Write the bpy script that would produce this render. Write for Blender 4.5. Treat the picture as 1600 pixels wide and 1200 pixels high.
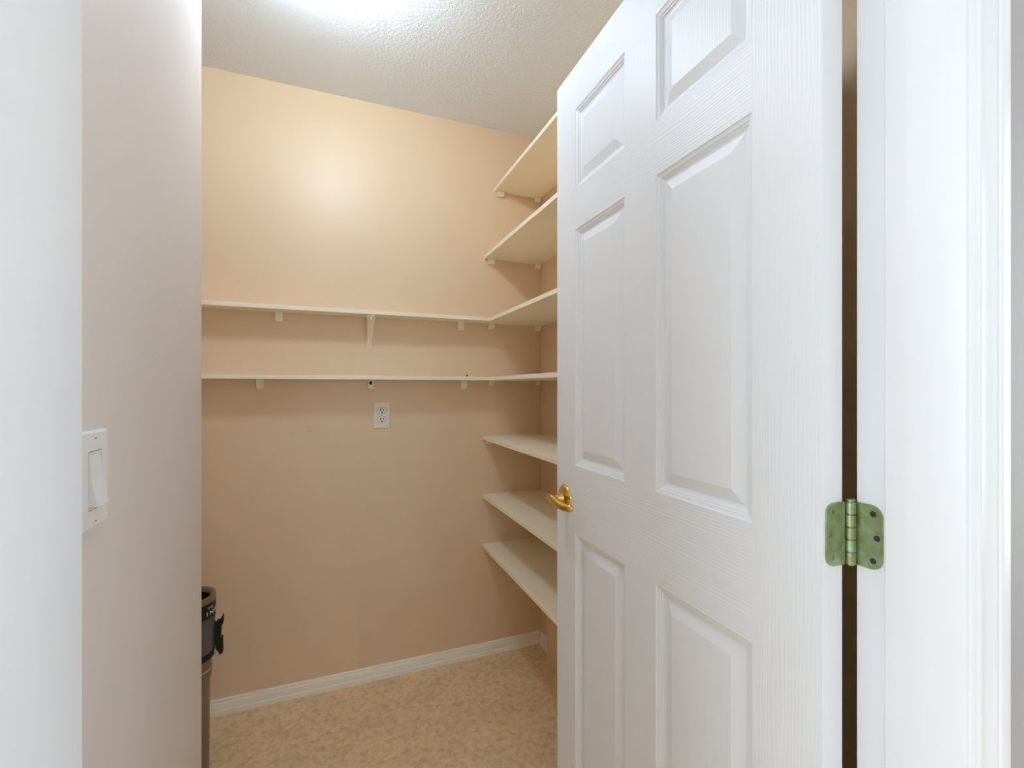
import bpy, bmesh, math, random
from mathutils import Vector, Matrix

for o in list(bpy.data.objects):
    bpy.data.objects.remove(o, do_unlink=True)
scene = bpy.context.scene
C = scene.collection
R = math.radians

def lin(r, g, b):
    def f(c):
        c /= 255.0
        return c / 12.92 if c <= 0.04045 else ((c + 0.055) / 1.055) ** 2.4
    return (f(r), f(g), f(b), 1.0)

# ------------------------------------------------------------------ camera
CAM_H = 1.2306
cam_d = bpy.data.cameras.new('camera')
cam = bpy.data.objects.new('camera', cam_d)
C.objects.link(cam)
cam.location = (0, 0, CAM_H)
cam.rotation_euler = (R(90), 0, R(-21.505))
cam_d.sensor_width = 36.0
cam_d.lens = 716.86 / 1600 * 36.0
cam_d.shift_y = 6.44 / 1600
cam_d.clip_start = 0.02
scene.camera = cam

# ------------------------------------------------------------------ world, daylight and added fill, exposure
world = bpy.data.worlds.new('sky')
scene.world = world
world.use_nodes = True
bg = world.node_tree.nodes['Background']
bg.inputs['Color'].default_value = (0.80, 0.90, 1.0, 1)
bg.inputs['Strength'].default_value = 1.0

# daylight entering by the tall window in the hall's left wall
day = bpy.data.lights.new('window_daylight', 'AREA')
day.shape = 'RECTANGLE'
day.size = 1.75
day.size_y = 1.30
day.energy = 37
day.color = (0.84, 0.925, 1.0)
day_o = bpy.data.objects.new('window_daylight', day)
C.objects.link(day_o)
day_o.location = (-2.42, -0.45, 1.35)
day_o.rotation_euler = (0, R(-90), 0)

# added fill light for the pantry, at an added rear window behind the viewer
fill2 = bpy.data.lights.new('added_rear_fill', 'AREA')
fill2.shape = 'RECTANGLE'
fill2.size = 3.7
fill2.size_y = 1.6
fill2.energy = 26
fill2.color = (0.74, 0.88, 1.0)
fill2_o = bpy.data.objects.new('added_rear_fill', fill2)
C.objects.link(fill2_o)
fill2_o.location = (0.5, -4.44, 1.35)
fill2_o.rotation_euler = (R(90), 0, 0)

# added fill light to brighten the left jamb and left wall
fill3 = bpy.data.lights.new('added_right_fill', 'AREA')
fill3.shape = 'RECTANGLE'
fill3.size = 1.5
fill3.size_y = 1.2
fill3.energy = 19
fill3.color = (0.78, 0.90, 1.0)
fill3_o = bpy.data.objects.new('added_right_fill', fill3)
C.objects.link(fill3_o)
fill3_o.location = (2.42, -0.48, 1.40)
fill3_o.rotation_euler = (0, R(90), 0)

LAMP_POWER = 105.0
scene.view_settings.view_transform = 'Standard'
scene.view_settings.look = 'None'
scene.view_settings.gamma = 1.0
scene.view_settings.use_curve_mapping = False
scene.view_settings.exposure = 0.17
scene.cycles.use_denoising = True
scene.cycles.max_bounces = 9
scene.cycles.diffuse_bounces = 7

# ------------------------------------------------------------------ material helpers
def new_mat(name, color, rough=0.5, spec=0.5, metal=0.0):
    m = bpy.data.materials.new(name)
    m.use_nodes = True
    b = m.node_tree.nodes['Principled BSDF']
    b.inputs['Base Color'].default_value = color
    b.inputs['Roughness'].default_value = rough
    b.inputs['Specular IOR Level'].default_value = spec
    b.inputs['Metallic'].default_value = metal
    return m, m.node_tree, b

def node(nt, kind, **kw):
    n = nt.nodes.new(kind)
    for k, v in kw.items():
        setattr(n, k, v)
    return n

def coords(nt, scale=(1, 1, 1), loc=(0, 0, 0)):
    tc = node(nt, 'ShaderNodeTexCoord')
    mp = node(nt, 'ShaderNodeMapping')
    mp.inputs['Scale'].default_value = scale
    mp.inputs['Location'].default_value = loc
    nt.links.new(tc.outputs['Object'], mp.inputs['Vector'])
    return mp.outputs['Vector']

def noise(nt, vec, scale, detail=2.0, rough=0.5, dist=0.0):
    n = node(nt, 'ShaderNodeTexNoise')
    n.inputs['Scale'].default_value = scale
    n.inputs['Detail'].default_value = detail
    n.inputs['Roughness'].default_value = rough
    n.inputs['Distortion'].default_value = dist
    nt.links.new(vec, n.inputs['Vector'])
    return n.outputs['Fac']

def bump(nt, b, height, strength, dist):
    n = node(nt, 'ShaderNodeBump')
    n.inputs['Strength'].default_value = strength
    n.inputs['Distance'].default_value = dist
    nt.links.new(height, n.inputs['Height'])
    nt.links.new(n.outputs['Normal'], b.inputs['Normal'])

def ramp(nt, fac, stops):
    n = node(nt, 'ShaderNodeValToRGB')
    el = n.color_ramp.elements
    while len(el) < len(stops):
        el.new(0.5)
    for e, (p, c) in zip(el, stops):
        e.position = p
        e.color = c
    nt.links.new(fac, n.inputs['Fac'])
    return n.outputs['Color']

def mix(nt, a, bcol, fac, mode='MIX'):
    n = node(nt, 'ShaderNodeMix', data_type='RGBA', blend_type=mode)
    for sock, v in ((n.inputs[6], a), (n.inputs[7], bcol), (n.inputs[0], fac)):
        if isinstance(v, (tuple, list, float, int)):
            sock.default_value = v
        else:
            nt.links.new(v, sock)
    return n.outputs[2]

def math_n(nt, op, a, b=None, c=None):
    n = node(nt, 'ShaderNodeMath', operation=op)
    for i, v in enumerate((a, b, c)):
        if v is None:
            continue
        if isinstance(v, (int, float)):
            n.inputs[i].default_value = v
        else:
            nt.links.new(v, n.inputs[i])
    return n.outputs[0]

def painted_wall(name, col, col2, rough=0.45, spec=0.45):
    m, nt, b = new_mat(name, col, rough, spec)
    v = coords(nt)
    big = noise(nt, v, 2.2, 3.0)
    c = ramp(nt, big, [(0.30, col), (0.72, col2)])
    nt.links.new(c, b.inputs['Base Color'])
    fine = noise(nt, v, 260.0, 2.0)
    bump(nt, b, fine, 0.10, 0.002)
    return m, nt, b, c

PEACH = lin(234, 207, 174)
PEACH2 = lin(231, 203, 169)
M_back, nt_, b_, c_ = painted_wall('peach wall paint', PEACH, PEACH2, 0.42, 0.5)
# touched-up paint: a slightly paler patch low on the wall with its own straight upper edge, and two small dabs
tc = node(nt_, 'ShaderNodeTexCoord')
sep = node(nt_, 'ShaderNodeSeparateXYZ')
nt_.links.new(tc.outputs['Object'], sep.inputs[0])
px, py, pz = sep.outputs
low = math_n(nt_, 'LESS_THAN', pz, 0.372)
rgt = math_n(nt_, 'GREATER_THAN', px, 0.10)
patch = math_n(nt_, 'MULTIPLY', math_n(nt_, 'MULTIPLY', low, rgt), 0.14)
c_ = mix(nt_, c_, lin(214, 184, 156), patch)
for dx, dz, w in ((-0.145, 1.053, 0.011), (-0.085, 1.058, 0.010)):
    q = math_n(nt_, 'MULTIPLY', math_n(nt_, 'LESS_THAN', math_n(nt_, 'ABSOLUTE', math_n(nt_, 'SUBTRACT', px, dx)), w),
               math_n(nt_, 'LESS_THAN', math_n(nt_, 'ABSOLUTE', math_n(nt_, 'SUBTRACT', pz, dz)), 0.004))
    c_ = mix(nt_, c_, lin(200, 168, 138), math_n(nt_, 'MULTIPLY', q, 0.28))
nt_.links.new(c_, b_.inputs['Base Color'])

M_side = painted_wall('beige wall paint', lin(234, 207, 175), lin(230, 203, 170))[0]
M_left = painted_wall('wall paint greyed for daylight', lin(234, 226, 222), lin(230, 222, 218), 0.5, 0.4)[0]  # cool grey of the hall daylight put into the pantry wall colour
M_hall = painted_wall('hall wall paint', lin(212, 210, 207), lin(208, 206, 203), 0.6, 0.3)[0]

# knock-down textured ceiling
M_ceil, nt, b = new_mat('textured white ceiling', lin(240, 245, 250), 0.85, 0.2)
v = coords(nt)
n1 = noise(nt, v, 95.0, 4.0, 0.6, 0.6)
hgt = ramp(nt, n1, [(0.42, (0, 0, 0, 1)), (0.62, (1, 1, 1, 1))])
bump(nt, b, hgt, 0.42, 0.003)

# mottled tan sheet vinyl
M_floor, nt, b = new_mat('mottled tan vinyl', lin(186, 158, 122), 0.42, 0.4)
v = coords(nt)
n1 = noise(nt, v, 44.0, 6.0, 0.62, 0.3)
n2 = noise(nt, v, 7.0, 3.0, 0.5)
c1 = ramp(nt, n1, [(0.30, lin(214, 187, 148)), (0.50, lin(238, 213, 175)), (0.72, lin(250, 230, 197))])
c2 = ramp(nt, n2, [(0.35, lin(244, 240, 234)), (0.65, lin(255, 250, 245))])
nt.links.new(mix(nt, c1, c2, 1.0, 'MULTIPLY'), b.inputs['Base Color'])
bump(nt, b, n1, 0.15, 0.001)

def grain_mat(name, along, strength=0.42):
    """white moulded door skin with embossed oak grain, running along y or z"""
    m, nt, b = new_mat(name, lin(240, 243, 248), 0.44, 0.5)
    if along == 'z':
        v = coords(nt, (1, 1, 0.035))
        v2 = coords(nt, (1, 1, 0.10))
    else:
        v = coords(nt, (1, 0.035, 1))
        v2 = coords(nt, (1, 0.10, 1))
    warp = noise(nt, v2, 9.0, 2.0)
    fine = noise(nt, v, 330.0, 3.0, 0.55, 0.3)
    # growth-ring bands bent by low noise
    w = node(nt, 'ShaderNodeTexWave', wave_type='BANDS', bands_direction='Y' if along == 'z' else 'Z')
    w.inputs['Scale'].default_value = 58.0
    w.inputs['Distortion'].default_value = 9.0
    w.inputs['Detail'].default_value = 2.0
    w.inputs['Detail Scale'].default_value = 0.6
    nt.links.new(v2, w.inputs['Vector'])
    f = math_n(nt, 'ADD', math_n(nt, 'MULTIPLY', w.outputs['Fac'], 0.55), math_n(nt, 'MULTIPLY', fine, 0.9))
    f = math_n(nt, 'ADD', f, math_n(nt, 'MULTIPLY', warp, 0.3))
    bump(nt, b, f, strength, 0.0007)
    return m
M_grain_v = grain_mat('white door skin, upright grain', 'z')
M_panel = grain_mat('white door panel, fine upright grain', 'z', 0.24)
M_grain_h = grain_mat('white door skin, level grain', 'y')

def paint(name, col, rough=0.38, spec=0.5, bstr=0.06, bscale=120.0):
    m, nt, b = new_mat(name, col, rough, spec)
    v = coords(nt)
    bump(nt, b, noise(nt, v, bscale, 2.0), bstr, 0.001)
    c = ramp(nt, noise(nt, v, 6.0, 3.0), [(0.3, col), (0.7, tuple(x * 0.96 for x in col[:3]) + (1,))])
    nt.links.new(c, b.inputs['Base Color'])
    return m
M_trim = paint('white trim enamel', lin(241, 244, 249), 0.35)
M_shelf = paint('cream shelf paint', lin(254, 243, 220), 0.42)
M_cleat = paint('cream cleat paint', lin(250, 240, 220), 0.5)
M_base = paint('cream baseboard enamel', lin(252, 243, 228), 0.35)
M_plate = paint('white plastic', lin(240, 240, 239), 0.32, 0.5, 0.0)
M_ivory = paint('ivory plastic', lin(236, 228, 208), 0.35, 0.5, 0.0)
M_slot = new_mat('dark slot', (0.01, 0.009, 0.008, 1), 0.6)[0]
M_screw = new_mat('screw steel', lin(150, 148, 140), 0.35, 0.5, 0.9)[0]
M_screw_dk = new_mat('tarnished screw', lin(78, 86, 88), 0.4, 0.5, 0.8)[0]
M_gold = new_mat('polished brass', lin(226, 190, 112), 0.11, 0.5, 1.0)[0]

# worn brass-plated hinge, plating rubbed towards steel at places
M_hinge, nt, b = new_mat('worn green brass plating', lin(150, 152, 104), 0.36, 0.5, 0.85)
v = coords(nt)
n1 = noise(nt, v, 60.0, 4.0, 0.6)
c = ramp(nt, n1, [(0.35, lin(160, 158, 98)), (0.55, lin(166, 186, 152)), (0.75, lin(184, 198, 176))])
nt.links.new(c, b.inputs['Base Color'])

M_can = paint('taupe plastic', lin(132, 108, 90), 0.32, 0.5, 0.0)
M_can_in = new_mat('dark bin interior', lin(24, 17, 15), 0.7)[0]
M_black = new_mat('black plastic', lin(12, 11, 11), 0.42)[0]
M_smoke = new_mat('smoky grey plastic', lin(92, 90, 90), 0.22)[0]
M_white = new_mat('white print', lin(235, 235, 235), 0.5)[0]
M_clear = new_mat('pale clear plastic', lin(205, 195, 182), 0.15)[0]

# ------------------------------------------------------------------ mesh helpers
def obj(name, bm, mat, parent=None, smooth=False, loc=None):
    me = bpy.data.meshes.new(name)
    bmesh.ops.recalc_face_normals(bm, faces=bm.faces)
    bm.to_mesh(me)
    bm.free()
    if smooth:
        for p in me.polygons:
            p.use_smooth = True
        try:
            me.set_sharp_from_angle(angle=R(smooth if smooth is not True else 40))
        except Exception:
            pass
    me.materials.append(mat)
    o = bpy.data.objects.new(name, me)
    C.objects.link(o)
    if parent is not None:
        o.parent = parent
    if loc is not None:
        o.location = loc
    return o

def bx(bm, x0, x1, y0, y1, z0, z1, bev=0.0, seg=2):
    vs = [bm.verts.new((x, y, z)) for x in (x0, x1) for y in (y0, y1) for z in (z0, z1)]
    q = [(0, 1, 3, 2), (4, 6, 7, 5), (0, 4, 5, 1), (2, 3, 7, 6), (0, 2, 6, 4), (1, 5, 7, 3)]
    fs = [bm.faces.new([vs[i] for i in f]) for f in q]
    if bev:
        es = {e for f in fs for e in f.edges}
        bmesh.ops.bevel(bm, geom=list(es), offset=bev, segments=seg, profile=0.5, affect='EDGES')
    return bm

def box(x0, x1, y0, y1, z0, z1, bev=0.0, seg=2):
    return bx(bmesh.new(), x0, x1, y0, y1, z0, z1, bev, seg)

def prism(pts, axis, a0, a1, bm=None):
    """extrude a closed 2-D outline along an axis; pts are the two other coordinates in xyz order"""
    bm = bm or bmesh.new()
    def mk(p, a):
        if axis == 'x':
            return (a, p[0], p[1])
        if axis == 'y':
            return (p[0], a, p[1])
        return (p[0], p[1], a)
    A = [bm.verts.new(mk(p, a0)) for p in pts]
    B = [bm.verts.new(mk(p, a1)) for p in pts]
    n = len(pts)
    for i in range(n):
        bm.faces.new((A[i], A[(i + 1) % n], B[(i + 1) % n], B[i]))
    bm.faces.new(A)
    bm.faces.new(B)
    return bm

def lathe(profile, seg=48, axis='z', center=(0, 0, 0), bm=None):
    """profile: (radius, height) pairs"""
    bm = bm or bmesh.new()
    rings = []
    for r, h in profile:
        if r < 1e-6:
            p = {'z': (0, 0, h), 'x': (h, 0, 0), 'y': (0, h, 0)}[axis]
            rings.append([bm.verts.new(Vector(p) + Vector(center))])
            continue
        ring = []
        for i in range(seg):
            t = 2 * math.pi * i / seg
            c_, s_ = r * math.cos(t), r * math.sin(t)
            p = {'z': (c_, s_, h), 'x': (h, c_, s_), 'y': (s_, h, c_)}[axis]
            ring.append(bm.verts.new(Vector(p) + Vector(center)))
        rings.append(ring)
    for a, b in zip(rings, rings[1:]):
        if len(a) == 1 and len(b) == 1:
            continue
        for i in range(seg):
            j = (i + 1) % seg
            if len(a) == 1:
                bm.faces.new((a[0], b[i], b[j]))
            elif len(b) == 1:
                bm.faces.new((a[i], a[j], b[0]))
            else:
                bm.faces.new((a[i], a[j], b[j], b[i]))
    return bm

def sweep(path, radii, seg=14, bm=None, flat=1.0):
    """tube along a path with a radius for each point, squashed vertically by flat"""
    bm = bm or bmesh.new()
    rings = []
    n = len(path)
    for i, p in enumerate(path):
        p = Vector(p)
        d = (Vector(path[min(i + 1, n - 1)]) - Vector(path[max(i - 1, 0)])).normalized()
        up = Vector((0, 0, 1)) if abs(d.z) < 0.9 else Vector((1, 0, 0))
        s = d.cross(up).normalized()
        u = s.cross(d).normalized()
        r = radii[i]
        rings.append([bm.verts.new(p + s * (r * math.cos(2 * math.pi * k / seg)) + u * (r * flat * math.sin(2 * math.pi * k / seg))) for k in range(seg)])
    for a, b in zip(rings, rings[1:]):
        for k in range(seg):
            j = (k + 1) % seg
            bm.faces.new((a[k], a[j], b[j], b[k]))
    bm.faces.new(rings[0])
    bm.faces.new(rings[-1])
    return bm

def thing(name, label, cat, loc=(0, 0, 0), rotz=0.0, group=None):
    o = bpy.data.objects.new(name, None)
    C.objects.link(o)
    o.empty_display_size = 0.05
    o.location = loc
    o.rotation_euler = (0, 0, rotz)
    o['label'] = label
    o['category'] = cat
    if group:
        o['group'] = group
    return o

def struct(o, label=None, cat=None):
    o['kind'] = 'structure'
    if label:
        o['label'] = label
    if cat:
        o['category'] = cat
    return o

# ------------------------------------------------------------------ main dimensions (metres)
YB = 2.0189          # back wall face
XR = 0.9455          # right wall face
XL = -0.264          # left wall face with the switch
YLE = 1.186          # where that wall ends
XA = -1.05           # end of the alcove on the left
ZC = 2.435           # ceiling
YW0, YW1 = 0.268, 0.377   # front wall, hall face and pantry face
XJR, XJL = 0.614, -0.148  # jamb faces
HX0, HX1, HY0 = -2.5, 2.5, -4.5   # the hall
ZH = 2.06            # door head

# ------------------------------------------------------------------ the setting
struct(obj('floor', box(HX0 - 0.1, HX1 + 0.1, HY0 - 0.1, YB + 0.1, -0.05, 0), M_floor),
       'mottled tan vinyl floor running through the pantry', 'floor')
struct(obj('ceiling', box(HX0 - 0.1, HX1 + 0.1, HY0 - 0.1, YB + 0.1, ZC, ZC + 0.05), M_ceil),
       'white knock-down textured ceiling', 'ceiling')
struct(obj('wall_back', box(XA - 0.1, XR + 0.1, YB, YB + 0.1, 0, ZC), M_back),
       'peach painted wall at the back behind the shelves', 'wall')
struct(obj('wall_right', box(XR, XR + 0.1, YW1, YB, 0, ZC), M_side),
       'beige wall on the right carrying the deep shelves', 'wall')
wl = box(XA, XL, YW1, YLE, 0, ZC)
es = [e for e in wl.edges if all(abs(v.co.x - XL) < 1e-5 and abs(v.co.y - YLE) < 1e-5 for v in e.verts)]
bmesh.ops.bevel(wl, geom=es, offset=0.004, segments=3, profile=0.5, affect='EDGES')
struct(obj('wall_left', wl, M_left, smooth=30), 'wall on the left carrying the light switch, daylight grey put into its paint', 'wall')
struct(obj('wall_alcove', box(XA - 0.1, XA, YW1, YB, 0, ZC), M_side), 'beige wall closing the alcove on the left', 'wall')
# low boxed-in chase along the foot of the right wall
ch = box(0.905, XR, 0.45, 1.878, 0, 0.44)
es = [e for e in ch.edges if all(abs(v.co.x - 0.905) < 1e-5 and abs(v.co.y - 1.878) < 1e-5 for v in e.verts)]
bmesh.ops.bevel(ch, geom=es, offset=0.010, segments=4, profile=0.5, affect='EDGES')
struct(obj('wall_chase', ch, M_side, smooth=30), 'low beige boxed-in chase under the lowest shelf at the right wall', 'wall')

# front wall with the doorway, in four pieces of one shell
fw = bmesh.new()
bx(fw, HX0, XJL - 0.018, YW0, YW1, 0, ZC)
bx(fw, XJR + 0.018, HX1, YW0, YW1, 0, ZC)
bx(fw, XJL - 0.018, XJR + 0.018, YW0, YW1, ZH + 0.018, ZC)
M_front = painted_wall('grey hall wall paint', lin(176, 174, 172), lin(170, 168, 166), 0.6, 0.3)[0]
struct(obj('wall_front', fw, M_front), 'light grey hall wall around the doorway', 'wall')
VY0, VY1, VZ0, VZ1 = -1.15, 0.18, 0.6, 2.2
vw = bmesh.new()
bx(vw, HX1, HX1 + 0.1, HY0, VY0, 0, ZC)
bx(vw, HX1, HX1 + 0.1, VY1, YW0, 0, ZC)
bx(vw, HX1, HX1 + 0.1, VY0, VY1, 0, VZ0)
bx(vw, HX1, HX1 + 0.1, VY0, VY1, VZ1, ZC)
struct(obj('wall_hall_right', vw, M_hall), 'off-white hall wall on the right with an added window', 'wall')
RX0, RX1, RZ0, RZ1 = -1.40, 2.40, 0.50, 2.20
rw = bmesh.new()
bx(rw, HX0, RX0, HY0 - 0.1, HY0, 0, ZC)
bx(rw, RX1, HX1, HY0 - 0.1, HY0, 0, ZC)
bx(rw, RX0, RX1, HY0 - 0.1, HY0, 0, RZ0)
bx(rw, RX0, RX1, HY0 - 0.1, HY0, RZ1, ZC)
struct(obj('wall_hall_rear', rw, M_hall), 'off-white hall wall behind the viewer', 'wall')
hw = bmesh.new()
WY0, WY1, WZ0, WZ1 = -1.15, 0.22, 0.4, 2.3
bx(hw, HX0 - 0.1, HX0, HY0, WY0, 0, ZC)
bx(hw, HX0 - 0.1, HX0, WY1, YW0, 0, ZC)
bx(hw, HX0 - 0.1, HX0, WY0, WY1, 0, WZ0)
bx(hw, HX0 - 0.1, HX0, WY0, WY1, WZ1, ZC)
struct(obj('wall_hall_left', hw, M_hall), 'off-white hall wall with the window', 'wall')
win = bpy.data.objects.new('window_1', None)
C.objects.link(win)
win.location = (HX0 - 0.05, WY0, WZ0)
struct(win, 'tall white framed window in the hall wall', 'window')
ww, wh = WY1 - WY0, WZ1 - WZ0
for (a, b_, c_, d) in ((0, ww, 0, 0.05), (0, ww, wh - 0.05, wh), (0, 0.05, 0.05, wh - 0.05), (ww - 0.05, ww, 0.05, wh - 0.05), (ww / 2 - 0.02, ww / 2 + 0.02, 0.05, wh - 0.05)):
    obj('window_bar', box(-0.03, 0.03, a, b_, c_, d, 0.004), M_trim, win)
glass, gnt, gb = new_mat('window glass', (1, 1, 1, 1), 0.0)
gb.inputs['Transmission Weight'].default_value = 1.0
gb.inputs['IOR'].default_value = 1.01
for a, b_ in ((0.05, ww / 2 - 0.02), (ww / 2 + 0.02, ww - 0.05)):
    obj('pane', box(-0.003, 0.003, a, b_, 0.05, wh - 0.05), glass, win)

fill_win3 = bpy.data.objects.new('added_window_3', None)  # unseen window added around the right-hand fill light
C.objects.link(fill_win3)
fill_win3.location = (HX1 + 0.05, VY0, VZ0)
struct(fill_win3, 'added white framed window for fill light in the right hall wall', 'window')
ww, wh = VY1 - VY0, VZ1 - VZ0
for (a, b_, c_, d) in ((0, ww, 0, 0.05), (0, ww, wh - 0.05, wh), (0, 0.05, 0.05, wh - 0.05), (ww - 0.05, ww, 0.05, wh - 0.05), (ww / 2 - 0.02, ww / 2 + 0.02, 0.05, wh - 0.05)):
    obj('window_bar', box(-0.03, 0.03, a, b_, c_, d, 0.004), M_trim, fill_win3)
for a, b_ in ((0.05, ww / 2 - 0.02), (ww / 2 + 0.02, ww - 0.05)):
    obj('pane', box(-0.003, 0.003, a, b_, 0.05, wh - 0.05), glass, fill_win3)
fill_win2 = bpy.data.objects.new('added_window_2', None)  # unseen rear window, added to go with the pantry fill light
C.objects.link(fill_win2)
fill_win2.location = (RX0, HY0 - 0.05, RZ0)
struct(fill_win2, 'added white framed window for fill light in the rear hall wall', 'window')
ww, wh = RX1 - RX0, RZ1 - RZ0
for (a, b_, c_, d) in ((0, ww, 0, 0.05), (0, ww, wh - 0.05, wh), (0, 0.05, 0.05, wh - 0.05), (ww - 0.05, ww, 0.05, wh - 0.05), (ww / 2 - 0.02, ww / 2 + 0.02, 0.05, wh - 0.05)):
    obj('window_bar', box(a, b_, -0.03, 0.03, c_, d, 0.004), M_trim, fill_win2)
for a, b_ in ((0.05, ww / 2 - 0.02), (ww / 2 + 0.02, ww - 0.05)):
    obj('pane', box(a, b_, -0.003, 0.003, 0.05, wh - 0.05), glass, fill_win2)

# baseboards: stepped profile (distance off the wall, height)
BBP = [(0, 0), (0.013, 0), (0.013, 0.012), (0.0125, 0.016), (0.0095, 0.0195), (0.009, 0.040), (0.0085, 0.0425), (0.006, 0.046), (0.0058, 0.052), (0.0035, 0.0565), (0, 0.0570)]
struct(obj('baseboard_back', prism([(YB - d, z) for d, z in BBP], 'x', XA, XR), M_base, smooth=25),
       'white stepped baseboard along the back wall', 'baseboard')
struct(obj('baseboard_right', prism([(XR - d, z) for d, z in BBP], 'y', 1.878, YB - 0.0131), M_base, smooth=25),
       'short white baseboard return beside the chase in the corner', 'baseboard')

# right jamb: rabbeted board, casing on the hall side
YS = 0.3407   # step of the rabbet
jr = prism([(XJR, YW1), (XJR, YS), (XJR - 0.009, YS), (XJR - 0.010, YS - 0.001), (XJR - 0.010, 0.2690), (XJR - 0.009, 0.2670), (XJR - 0.007, 0.2660), (XJR + 0.018, 0.2660), (XJR + 0.018, YW1)], 'z', 0, ZH)
t1 = struct(obj('trim_1', jr, M_trim, smooth=30), 'white rabbeted door jamb on the right with casing', 'door jamb')
CAS = [(0.6090, 0.268), (0.6090, 0.2630), (0.6094, 0.2600), (0.6108, 0.2580), (0.6125, 0.2574), (0.6140, 0.2578), (0.6155, 0.2590), (0.6170, 0.2592),
       (0.6300, 0.2566), (0.6322, 0.2550), (0.6340, 0.2545), (0.6356, 0.2552), (0.6372, 0.2553), (0.6390, 0.2534), (0.6415, 0.2526), (0.6440, 0.2526), (0.6535, 0.2524), (0.6560, 0.2532), (0.6570, 0.2550), (0.6570, 0.268)]
obj('casing', prism(CAS, 'z', 0, ZH + 0.05), M_trim, t1, smooth=25)
# left jamb with matching casing
jl = prism([(XJL, 0.266), (XJL, YW1 - 0.004), (XJL - 0.0012, YW1 - 0.0012), (XJL - 0.004, YW1), (XJL - 0.018, YW1), (XJL - 0.018, 0.266)], 'z', 0, ZH)
t2 = struct(obj('trim_2', jl, M_trim, smooth=30), 'plain white door jamb at the left edge', 'door jamb')
XM = XJL + XJR
obj('casing', prism([(XM - x - 0.0, y) for x, y in CAS], 'z', 0, ZH + 0.05), M_trim, t2, smooth=25)
t3 = struct(obj('trim_3', box(XJL - 0.018, XJR + 0.018, 0.266, YW1, ZH, ZH + 0.018), M_trim), 'white door head over the doorway', 'door jamb')
obj('casing', box(XJL - 0.05, XJR + 0.05, 0.2524, 0.266, ZH + 0.005, ZH + 0.055, 0.003), M_trim, t3)

# ------------------------------------------------------------------ the open six-panel door
DX, DY, DA = 0.562, 0.385, R(0.7964)
DW, DT, DZ0, DZ1 = 0.7314, 0.0354, 0.012, 2.040
door = bpy.data.objects.new('door_1', None)
C.objects.link(door)
door.location = (DX, DY, 0)
door.rotation_euler = (0, 0, -DA)
struct(door, 'white six-panel moulded door standing open into the pantry', 'door')
# columns and rows: stiles, mullion, rails
S = (0.0, 0.103, 0.3165, 0.417, 0.630, DW)
ROWS = [(1.7305, 1.9305), (1.0365, 1.6290), (0.2420, 0.8632)]
for a, b_ in ((S[0], S[1]), (S[4], S[5])):
    obj('stile', box(0, DT, a, b_, DZ0, DZ1), M_grain_v, door)
for a, b_ in ((DZ0, ROWS[2][0]), (ROWS[2][1], ROWS[1][0]), (ROWS[1][1], ROWS[0][0]), (ROWS[0][1], DZ1)):
    obj('rail', box(0, DT, S[1], S[4], a, b_), M_grain_h, door)
for z0, z1 in ROWS:
    obj('mullion', box(0, DT, S[2], S[3], z0, z1), M_grain_v, door)

PROFILE = [(0.0, 0.0), (0.0015, 0.0016), (0.0050, 0.0030), (0.0070, 0.0034), (0.0078, 0.0052), (0.0112, 0.0062), (0.0120, 0.0078), (0.0160, 0.0094), (0.0190, 0.0098), (0.0385, 0.0034), (0.0405, 0.0028)]
def panel_mesh(y0, y1, z0, z1):
    bm = bmesh.new()
    def loops(sgn):
        out = []
        for t, d in PROFILE:
            x = d if sgn < 0 else DT - d
            out.append([bm.verts.new((x, yy, zz)) for yy, zz in ((y0 + t, z0 + t), (y1 - t, z0 + t), (y1 - t, z1 - t), (y0 + t, z1 - t))])
        for a, b in zip(out, out[1:]):
            for i in range(4):
                j = (i + 1) % 4
                bm.faces.new((a[i], a[j], b[j], b[i]))
        bm.faces.new(out[-1])
        return out[0]
    f, k = loops(-1), loops(1)
    for i in range(4):
        j = (i + 1) % 4
        bm.faces.new((f[i], k[i], k[j], f[j]))
    return bm
for z0, z1 in ROWS:
    for a, b_ in ((S[1], S[2]), (S[3], S[4])):
        obj('panel', panel_mesh(a, b_, z0, z1), M_panel, door)

# brass lever: rosette, neck, lever pointing to the hinge side (x is minus towards the viewer's side)
KS, KZ = 0.6835, 0.9445
ros = obj('rosette', lathe([(0, -0.011), (0.020, -0.0105), (0.026, -0.0085), (0.0315, -0.005), (0.0335, -0.0025), (0.0338, 0), (0, 0)], 48, 'x', (0, KS, KZ)), M_gold, door, smooth=35)
obj('neck', lathe([(0, -0.046), (0.0085, -0.046), (0.0085, -0.022), (0.0105, -0.018), (0.0125, -0.0105), (0, -0.0105)], 28, 'x', (0, KS, KZ)), M_gold, ros, smooth=35)
path, rad = [], []
for i in range(19):
    t = i / 18.0
    s = KS + 0.016 - 0.118 * t
    path.append((-0.044 + 0.012 * math.sin(t * math.pi * 0.9) * 0 - 0.004 * math.sin(t * math.pi) + 0.012 * t * t, s, KZ + 0.004 * math.sin(t * 2 * math.pi) - 0.002 * t))
    rad.append(0.0112 * (math.sin(min(1.0, (t + 0.02) * 6) * math.pi / 2)) * (1 - 0.30 * t) * (1.0 if t < 0.9 else math.sqrt(max(0.03, 1 - ((t - 0.9) / 0.1) ** 2))))
lev = obj('lever', sweep(path, rad, 20, flat=1.15), M_gold, ros, smooth=60)
obj('rosette', lathe([(0, 0.011), (0.020, 0.0105), (0.026, 0.0085), (0.0315, 0.005), (0.0338, 0), (0, 0)], 40, 'x', (DT, KS, KZ)), M_gold, door, smooth=35)
obj('latch_plate', box(0.006, DT - 0.006, DW - 0.0005, DW + 0.0012, KZ - 0.028, KZ + 0.028, 0.0005), M_gold, door)

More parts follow.
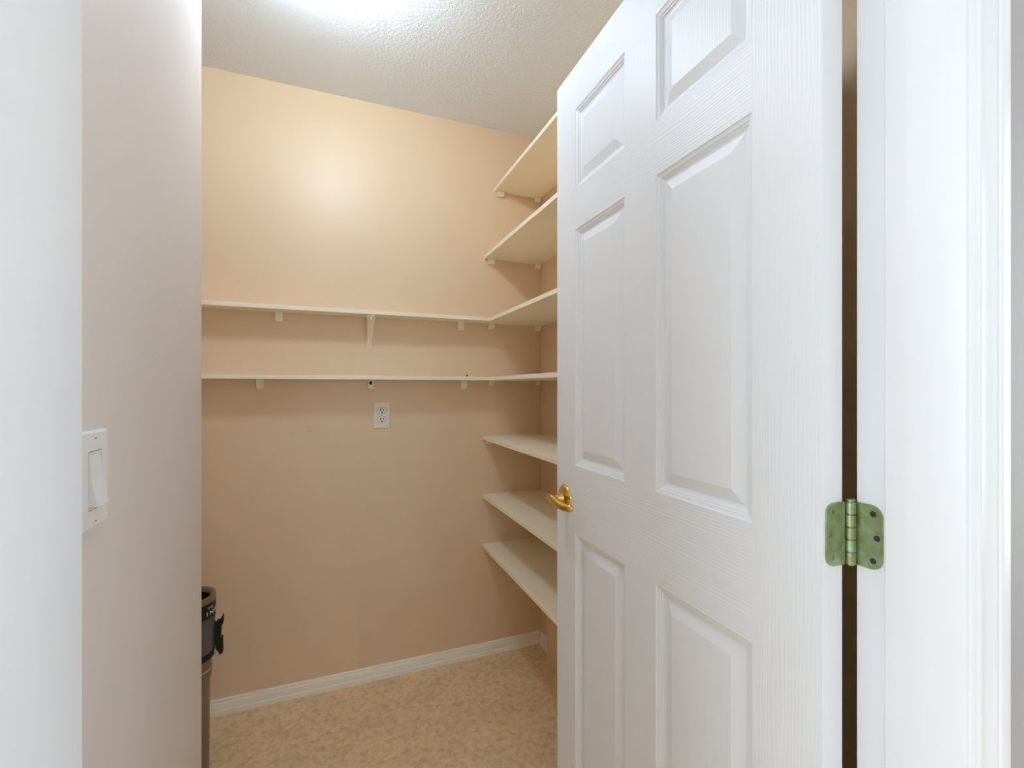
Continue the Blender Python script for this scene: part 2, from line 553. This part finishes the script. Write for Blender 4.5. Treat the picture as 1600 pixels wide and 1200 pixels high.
# hinges: leaf on the door edge, leaf on the jamb, five knuckles, pin and screws
inv = (Matrix.Translation((DX, DY, 0)) @ Matrix.Rotation(-DA, 4, 'Z')).inverted()
PINX, PINY = 0.6062, 0.3800
def leaf(pts_u, z0, z1, rad_c, flip):
    """outline of a leaf in (u, z): square at u=0, rounded corners at u=w"""
    w = pts_u
    out = [(0, z0), (0, z1)]
    for cx, cz, a0 in ((w - rad_c, z1 - rad_c, 90), (w - rad_c, z0 + rad_c, 0)):
        for k in range(7):
            a = R(a0 - 90 * k / 6)
            out.append((cx + rad_c * math.cos(a), cz + rad_c * math.sin(a)))
    return out
def hinge(zc):
    z0, z1 = zc - 0.0392, zc + 0.0392
    # door leaf: lies on the hinge edge of the door (door-local y = 0 plane)
    out = leaf(0.0330, z0, z1, 0.0135, False)
    h = obj('hinge', prism([(0.0375 - u, z) for u, z in out], 'y', -0.0022, 0.0004), M_hinge, door, smooth=30)
    # jamb leaf in world space, brought into the door's space
    bm = prism([(YW1 + 0.002 - u, z) for u, z in leaf(0.0320, z0, z1, 0.0135, True)], 'x', XJR - 0.0022, XJR + 0.0004)
    bmesh.ops.transform(bm, matrix=inv, verts=bm.verts)
    obj('jamb_leaf', bm, M_hinge, h, smooth=30)
    step = (z1 - z0) / 5
    pc = inv @ Vector((PINX, PINY, 0))
    for k in range(5):
        a, b_ = z0 + k * step + 0.0005, z0 + (k + 1) * step - 0.0005
        obj('knuckle', lathe([(0, a), (0.0050, a), (0.0057, a + 0.0006), (0.0057, b_ - 0.0006), (0.0050, b_), (0, b_)], 24, 'z', (pc.x, pc.y, 0)), M_hinge, h, smooth=35)
    obj('pin', lathe([(0, z0 - 0.001), (0.0040, z0 - 0.001), (0.0040, z1 + 0.001), (0.0052, z1 + 0.0015), (0.0052, z1 + 0.0032), (0.0030, z1 + 0.0045), (0, z1 + 0.0045)], 20, 'z', (pc.x, pc.y, 0)), M_hinge, h, smooth=35)
    for u, dz in ((0.0225, 0.0285), (0.0268, 0.0), (0.0225, -0.0285)):
        sc = lathe([(0, -0.0024), (0.0012, -0.0022), (0.0013, -0.0028), (0.0030, -0.0029), (0.0036, -0.0020), (0, -0.0020)], 18, 'y', (0.0375 - u, 0, zc + dz))
        obj('screw', sc, M_screw, h, smooth=35)
        sc = lathe([(0, -0.0026), (0.0012, -0.0024), (0.0013, -0.0029), (0.0032, -0.0030), (0.0038, -0.0020), (0, -0.0020)], 18, 'x', (XJR, YW1 + 0.002 - u + 0.001, zc + dz))
        bmesh.ops.transform(sc, matrix=inv, verts=sc.verts)
        obj('screw', sc, M_screw_dk, h, smooth=35)
for zc in (1.0490, 1.8100, 0.3000):
    hinge(zc)

# ------------------------------------------------------------------ shelves
TH = 0.0160
def cleat(parent, x, z, w, h, dtop=0.022, dbot=0.013):
    """wedge block on the back wall: x centre, z underside of shelf (parent-local)"""
    yb = YB - parent.location.y
    zl = z - parent.location.z
    xl = x - parent.location.x
    bm = prism([(yb, zl), (yb - dtop, zl), (yb - dtop, zl - h * 0.30), (yb - dbot, zl - h), (yb, zl - h)], 'x', xl - w / 2, xl + w / 2)
    bmesh.ops.bevel(bm, geom=list(bm.edges), offset=0.0008, segments=1, affect='EDGES')
    return obj('cleat', bm, M_cleat, parent)

YSH0 = 0.62   # near end of the right-hand shelves
right = [
    ('wall_shelf', 'narrow cream shelf highest on the right wall, just under the ceiling', 0.7055, 2.1456, [(0.735, 0.030, 0.023), (0.926, 0.027, 0.019)]),
    ('wall_shelf', 'cream shelf on the right wall, second from the ceiling', 0.6571, 1.8278, [(0.690, 0.029, 0.024), (0.926, 0.029, 0.021)]),
    ('wall_shelf', 'cream right-wall shelf meeting the upper long shelf at the corner', 0.6568, 1.5286, [(0.688, 0.027, 0.026), (0.926, 0.029, 0.024)]),
    ('wall_shelf', 'cream right-wall shelf meeting the lower long shelf at eye level', 0.6569, 1.2646, [(0.688, 0.027, 0.023), (0.926, 0.029, 0.021)]),
    ('wall_shelf', 'cream right-wall shelf above the brass lever, highest of the lower three', 0.6480, 0.9939, [(0.680, 0.030, 0.022), (0.926, 0.029, 0.021)]),
    ('wall_shelf', 'cream right-wall shelf level with the brass lever, middle of the lower three', 0.6480, 0.7253, [(0.694, 0.030, 0.022), (0.926, 0.029, 0.021)]),
    ('wall_shelf', 'lowest cream shelf on the right wall, nearest the floor', 0.6480, 0.4963, [(0.700, 0.030, 0.022), (0.926, 0.029, 0.021)]),
]
for nm, lab, x0, z, cl in right:
    t = thing(nm, lab, 'shelf', (x0, YB, z), 0, 'deep shelves on the right wall')
    obj('board', box(0, XR - x0, YSH0 - YB, 0, 0, TH, 0.0013, 2), M_shelf, t)
    for cx, w, h in cl:
        cleat(t, cx, z, w, h)

Y3 = 1.9297
def stamped_bracket(t, xc, z, drop, depth):
    """white pressed-steel bracket: tapered strut from shelf front down to the wall, wall leg, shelf arm"""
    yb = YB - t.location.y
    zl = z - t.location.z
    bm = bmesh.new()
    # strut: tapered trough
    yf = yb - depth
    A = [(-0.0165, yf, zl - 0.001), (-0.0150, yf + 0.003, zl - 0.020), (-0.0105, yb - 0.010, zl - drop + 0.020), (-0.0085, yb - 0.0015, zl - drop)]
    th = 0.0025
    front, back = [], []
    for hx, yy, zz in A:
        front.append([bm.verts.new((xc + hx, yy, zz)), bm.verts.new((xc + hx * 0.45, yy, zz)), bm.verts.new((xc + hx * 0.25, yy - 0.0022, zz)), bm.verts.new((xc - hx * 0.25, yy - 0.0022, zz)), bm.verts.new((xc - hx * 0.45, yy, zz)), bm.verts.new((xc - hx, yy, zz))])
        back.append([bm.verts.new((xc + hx, yy + th, zz)), bm.verts.new((xc - hx, yy + th, zz))])
    for a, b in zip(front, front[1:]):
        for i in range(5):
            bm.faces.new((a[i], a[i + 1], b[i + 1], b[i]))
    for i in range(len(A) - 1):
        bm.faces.new((back[i][0], back[i][1], back[i + 1][1], back[i + 1][0]))
        bm.faces.new((front[i][0], back[i][0], back[i + 1][0], front[i + 1][0]))
        bm.faces.new((front[i][5], back[i][1], back[i + 1][1], front[i + 1][5]))
    bm.faces.new(front[0] + back[0][::-1])
    bm.faces.new(front[-1] + back[-1][::-1])
    bx(bm, xc - 0.0085, xc + 0.0085, yb - 0.0015, yb, zl - drop - 0.006, zl)
    bx(bm, xc - 0.0150, xc + 0.0150, yf, yb, zl - 0.002, zl)
    b = obj('bracket', bm, M_cleat, t)
    for sx, sy, sz in ((-0.0075, yf - 0.0006, zl - 0.016), (0.0075, yf - 0.0006, zl - 0.013), (0.0, yb - 0.0022, zl - drop - 0.001)):
        obj('screw', lathe([(0, -0.0012), (0.0017, -0.0010), (0.0024, 0.0016), (0, 0.0016)], 12, 'y', (xc + sx, sy, sz)), M_screw, b)
    return b

t = thing('wall_shelf', 'long narrow cream shelf across the back wall, the upper of the two', 'shelf', (-0.1, YB, 1.5286), 0, 'narrow shelves across the back wall')
obj('board', box(XA + 0.1, 0.6562 + 0.1, Y3 - YB, 0, 0, TH, 0.0013, 2), M_shelf, t)
for cx, w in ((-0.190, 0.027), (0.541, 0.028)):
    cleat(t, cx, 1.5286, w, 0.038, 0.026, 0.016)
stamped_bracket(t, 0.150 + 0.1, 1.5286, 0.117, 0.080)

t = thing('wall_shelf', 'long narrow cream shelf just above the outlet on the back wall', 'shelf', (-0.1, YB, 1.2646), 0, 'narrow shelves across the back wall')
obj('board', box(XA + 0.1, 0.6562 + 0.1, Y3 - YB, 0, 0, TH, 0.0013, 2), M_shelf, t)
for cx, w in ((-0.255, 0.027), (0.556, 0.026)):
    cleat(t, cx, 1.2646, w, 0.038, 0.026, 0.016)
# end of a slotted standard with a keyhole under the lower long shelf
bm = bmesh.new()
cxl = 0.1545 + 0.1
bx(bm, cxl - 0.0125, cxl - 0.0065, -0.020, 0, -0.0200, 0)
bx(bm, cxl + 0.0055, cxl + 0.0125, -0.020, 0, -0.0200, 0)
bx(bm, cxl - 0.0065, cxl + 0.0055, -0.020, 0, -0.0040, 0)
bx(bm, cxl - 0.0065, cxl + 0.0055, -0.006, 0, -0.0200, -0.0040)
bx(bm, cxl - 0.0130, cxl + 0.0130, -0.024, 0, -0.0375, -0.0200)
br = obj('bracket', bm, M_cleat, t)
obj('keyhole', box(cxl - 0.0050, cxl + 0.0040, -0.0075, -0.0062, -0.0185, -0.0055), M_slot, br)
obj('screw', lathe([(0, 0.0090), (0.0030, 0.0080), (0.0052, 0.0060), (0.0052, 0.0042), (0.0022, 0.0040), (0.0022, 0), (0, 0)], 14, 'z', (0.553 + 0.1, Y3 - YB + 0.010, TH)), M_screw_dk, t)

# ------------------------------------------------------------------ duplex outlet on the back wall
t = thing('wall_outlet', 'ivory duplex outlet plate on the back wall under the long shelf', 'outlet', (0.2002, YB, 1.1157))
bm = bmesh.new()
w, h = 0.0343, 0.0566
o_ = [bm.verts.new((x, 0, z)) for x, z in ((-w, -h), (w, -h), (w, h), (-w, h))]
m_ = [bm.verts.new((x, -0.0030, z)) for x, z in ((-w, -h), (w, -h), (w, h), (-w, h))]
i_ = [bm.verts.new((x, -0.0055, z)) for x, z in ((-w + .0035, -h + .0035), (w - .0035, -h + .0035), (w - .0035, h - .0035), (-w + .0035, h - .0035))]
for a, b_ in ((o_, m_), (m_, i_)):
    for k in range(4):
        j = (k + 1) % 4
        bm.faces.new((a[k], a[j], b_[j], b_[k]))
bm.faces.new(i_)
bm.faces.new(o_)
obj('cover_plate', bm, M_ivory, t)
def recept(zc):
    pts = []
    for k in range(28):
        a = 2 * math.pi * k / 28
        pts.append((0.0172 * math.cos(a), zc + max(-0.0133, min(0.0133, 0.0172 * math.sin(a)))))
    rim = obj('receptacle', prism(pts, 'y', -0.0068, -0.0050), M_ivory, t)
    # shadow-line ring around the face
    ring = bmesh.new()
    pts2 = [(x * 1.06, zc + (z - zc) * 1.06) for x, z in pts]
    prism(pts2, 'y', -0.0058, -0.0052, ring)
    obj('seam', ring, new_grey, rim)
    obj('slot', box(-0.0078, -0.0048, -0.0072, -0.0066, zc - 0.0005, zc + 0.0085), M_slot, rim)
    obj('slot', box(0.0048, 0.0076, -0.0072, -0.0066, zc + 0.0005, zc + 0.0080), M_slot, rim)
    obj('slot', lathe([(0, -0.0072), (0.0030, -0.0072), (0.0030, -0.0066), (0, -0.0066)], 14, 'y', (0, 0, zc - 0.0072)), M_slot, rim)
new_grey = new_mat('grey seam', lin(120, 112, 100), 0.7)[0]
recept(0.0195)
recept(-0.0195)
obj('screw', lathe([(0, -0.0066), (0.0022, -0.0064), (0.0026, -0.0050), (0, -0.0050)], 14, 'y'), M_screw, t)

# ------------------------------------------------------------------ rocker switch on the left wall
t = thing('light_switch', 'white rocker light switch on the left wall beside the jamb', 'switch', (XL, 0.6800, 1.1235))
def plate_ring():
    bm = bmesh.new()
    def rect(hy, hz, x):
        return [bm.verts.new((x, a * hy, b * hz)) for a, b in ((-1, -1), (1, -1), (1, 1), (-1, 1))]
    ls = [rect(0.0350, 0.0572, 0), rect(0.0350, 0.0572, 0.0035), rect(0.0325, 0.0547, 0.0062), rect(0.0173, 0.0342, 0.0066), rect(0.0173, 0.0342, 0.0020)]
    for a, b in zip(ls, ls[1:]):
        for k in range(4):
            j = (k + 1) % 4
            bm.faces.new((a[k], a[j], b[j], b[k]))
    bm.faces.new(ls[0])
    bm.faces.new(ls[-1])
    return bm
obj('cover_plate', plate_ring(), M_plate, t)
fr = bmesh.new()
for a in ((-0.0162, -0.0146, -0.0331, 0.0331), (0.0146, 0.0162, -0.0331, 0.0331), (-0.0146, 0.0146, -0.0331, -0.0312), (-0.0146, 0.0146, 0.0312, 0.0331)):
    bx(fr, 0.0015, 0.0072, a[0], a[1], a[2], a[3])
fo = obj('rocker_frame', fr, M_plate, t)
# rocker: top pressed in, bottom tipped out
rk = prism([(0.0020, -0.0306), (0.0145, -0.0300), (0.0082, 0.0005), (0.0066, 0.0306), (0.0020, 0.0306)], 'y', -0.0140, 0.0140)
bmesh.ops.bevel(rk, geom=list(rk.edges), offset=0.0006, segments=2, affect='EDGES')
obj('rocker', rk, M_plate, t)
for z in (0.0484, -0.0484):
    sc = obj('screw', lathe([(0, 0.0070), (0.0022, 0.0069), (0.0030, 0.0062), (0, 0.0062)], 16, 'x', (0, 0, z)), M_plate, t)
    obj('slot', box(0.0069, 0.0072, -0.0020, 0.0020, z - 0.0005, z + 0.0005), M_screw_dk, sc)

# ------------------------------------------------------------------ canister standing in the alcove
CX, CY = -0.420, 1.720
t = thing('canister', 'tall taupe canister with black label band and side latch, half hidden by the left wall', 'canister', (CX, CY, 0))
obj('lower_bin', lathe([(0, 0), (0.054, 0), (0.056, 0.004), (0.0575, 0.20), (0.0590, 0.300), (0.0640, 0.318), (0.0650, 0.335), (0.0620, 0.342), (0.0630, 0.360), (0.0660, 0.378), (0, 0.378)], 56), M_can, t, smooth=30)
obj('seam_ring', lathe([(0.0632, 0.3395), (0.0655, 0.3405), (0.0655, 0.3430), (0.0632, 0.3440)], 56), M_clear, t, smooth=30)
obj('belt', lathe([(0.060, 0.378), (0.0722, 0.379), (0.0735, 0.381), (0.0735, 0.398), (0.0722, 0.400), (0.060, 0.401)], 56), M_black, t, smooth=30)
obj('dust_cup', lathe([(0.066, 0.400), (0.0725, 0.400), (0.0738, 0.510), (0.0738, 0.512), (0.066, 0.512)], 56), M_smoke, t, smooth=30)
rim = obj('rim', lathe([(0.060, 0.511), (0.0742, 0.511), (0.0746, 0.558), (0.0752, 0.569), (0.0740, 0.5745), (0.0705, 0.5760), (0.0660, 0.5745), (0.0628, 0.5700), (0.0610, 0.5600), (0.0605, 0.5120)], 56), M_can, t, smooth=40)
obj('opening', lathe([(0.0608, 0.5300), (0.0608, 0.5620), (0.0600, 0.5625), (0.0580, 0.4600), (0, 0.4600), (0, 0.45), (0.0608, 0.45)], 40), M_can_in, t, smooth=30)

def wrap(bm, a0, a1, z0, z1, z0b, z1b, r0, r1, n=6):
    """curved plate patch on the canister from angle a0 to a1 (degrees); heights at both ends"""
    cols = []
    for i in range(n + 1):
        k = i / n
        a = R(a0 + (a1 - a0) * k)
        zl, zh = z0 + (z0b - z0) * k, z1 + (z1b - z1) * k
        cols.append([bm.verts.new((r * math.cos(a), r * math.sin(a), z)) for r, z in ((r0, zl), (r1, zl), (r1, zh), (r0, zh))])
    for a, b in zip(cols, cols[1:]):
        for i in range(4):
            j = (i + 1) % 4
            bm.faces.new((a[i], a[j], b[j], b[i]))
    bm.faces.new(cols[0])
    bm.faces.new(cols[-1])
bm = bmesh.new()
wrap(bm, -120, -3, 0.5105, 0.556, 0.5105, 0.556, 0.0735, 0.0757, 30)
band = obj('label_band', bm, M_black, t, smooth=30)
# white print: looped emblem over the letters I N F
RL0, RL1 = 0.0755, 0.0761
bm = bmesh.new()
lz0, lz1 = 0.5205, 0.5325
wrap(bm, -37.0, -35.2, lz0, lz1, lz0, lz1, RL0, RL1, 2)
obj('letter_i', bm, M_white, band)
bm = bmesh.new()
wrap(bm, -28.0, -26.3, lz0, lz1, lz0, lz1, RL0, RL1, 2)
wrap(bm, -19.2, -17.5, lz0, lz1, lz0, lz1, RL0, RL1, 2)
wrap(bm, -27.2, -18.3, lz1 - 0.0028, lz1, lz0, lz0 + 0.0028, RL0, RL1, 6)
obj('letter_n', bm, M_white, band)
bm = bmesh.new()
wrap(bm, -11.5, -9.6, lz0, lz1, lz0, lz1, RL0, RL1, 2)
wrap(bm, -9.6, -4.0, lz1 - 0.0019, lz1, lz1 - 0.0019, lz1, RL0, RL1, 4)
wrap(bm, -9.6, -5.0, lz0 + 0.0056, lz0 + 0.0074, lz0 + 0.0056, lz0 + 0.0074, RL0, RL1, 4)
obj('letter_f', bm, M_white, band)
bm = bmesh.new()
prev = None
N = 40
pts = []
for i in range(N):
    a = 2 * math.pi * i / N
    u = 7.6 * math.sin(a)
    zz = 0.0034 * math.sin(2 * a)
    pts.append((-26.5 + u, 0.5430 + zz))
for i in range(N):
    (a0, z0), (a1, z1) = pts[i], pts[(i + 1) % N]
    if a0 > a1:
        a0, a1, z0, z1 = a1, a0, z1, z0
    if a1 - a0 < 0.25:
        mid = (a0 + a1) / 2
        wrap(bm, mid - 0.45, mid + 0.45, min(z0, z1) - 0.0003, max(z0, z1) + 0.0003, min(z0, z1) - 0.0003, max(z0, z1) + 0.0003, RL0, RL1, 1)
    else:
        wrap(bm, a0, a1, z0 - 0.0005, z0 + 0.0005, z1 - 0.0005, z1 + 0.0005, RL0, RL1, 1)
obj('emblem', bm, M_white, band)
# latch on the right flank (local +x turned slightly towards the viewer)
la = R(2)
rot = Matrix.Rotation(la, 4, 'Z')
def turned(bm):
    bmesh.ops.transform(bm, matrix=rot, verts=bm.verts)
    return bm
lt = obj('latch', turned(prism([(0.0725, 0.474), (0.0830, 0.488), (0.0905, 0.489), (0.0935, 0.498), (0.0960, 0.498), (0.0965, 0.474), (0.0905, 0.468), (0.0890, 0.430), (0.0945, 0.428), (0.0950, 0.380), (0.0900, 0.376), (0.0790, 0.382), (0.0770, 0.402), (0.0730, 0.412)], 'y', -0.010, 0.010)), M_black, t)
obj('latch_tab', turned(box(0.0722, 0.0900, -0.009, 0.009, 0.4900, 0.4935, 0.001)), M_clear, lt)
obj('catch', turned(prism([(0.0722, 0.372), (0.0722, 0.398), (0.0765, 0.394), (0.0840, 0.384), (0.0860, 0.374)], 'y', -0.0115, 0.0115)), M_clear, lt)

# ------------------------------------------------------------------ pantry ceiling lamp (above the frame)
LX, LY = 0.0, 1.28
t = thing('ceiling_lamp', 'small round glass ceiling lamp lighting the pantry from above', 'lamp', (LX, LY, ZC))
obj('canopy', lathe([(0, 0), (0.045, 0), (0.045, -0.010), (0.030, -0.022), (0.022, -0.040), (0, -0.040)], 40), M_trim, t, smooth=40)
glow = bpy.data.materials.new('lit opal glass')
glow.use_nodes = True
gn = glow.node_tree
gn.nodes.remove(gn.nodes['Principled BSDF'])
em = gn.nodes.new('ShaderNodeEmission')
em.inputs['Color'].default_value = (0.735, 0.875, 1.0, 1)
em.inputs['Strength'].default_value = LAMP_POWER
gn.links.new(em.outputs[0], gn.nodes['Material Output'].inputs['Surface'])
GR = 0.055
obj('globe', lathe([(0.022, -0.036)] + [(GR * math.sin(a), -0.086 + GR * math.cos(a)) for a in [R(24 + 156 * k / 14) for k in range(14)]] + [(0, -0.086 - GR)], 32), glow, t, smooth=True)
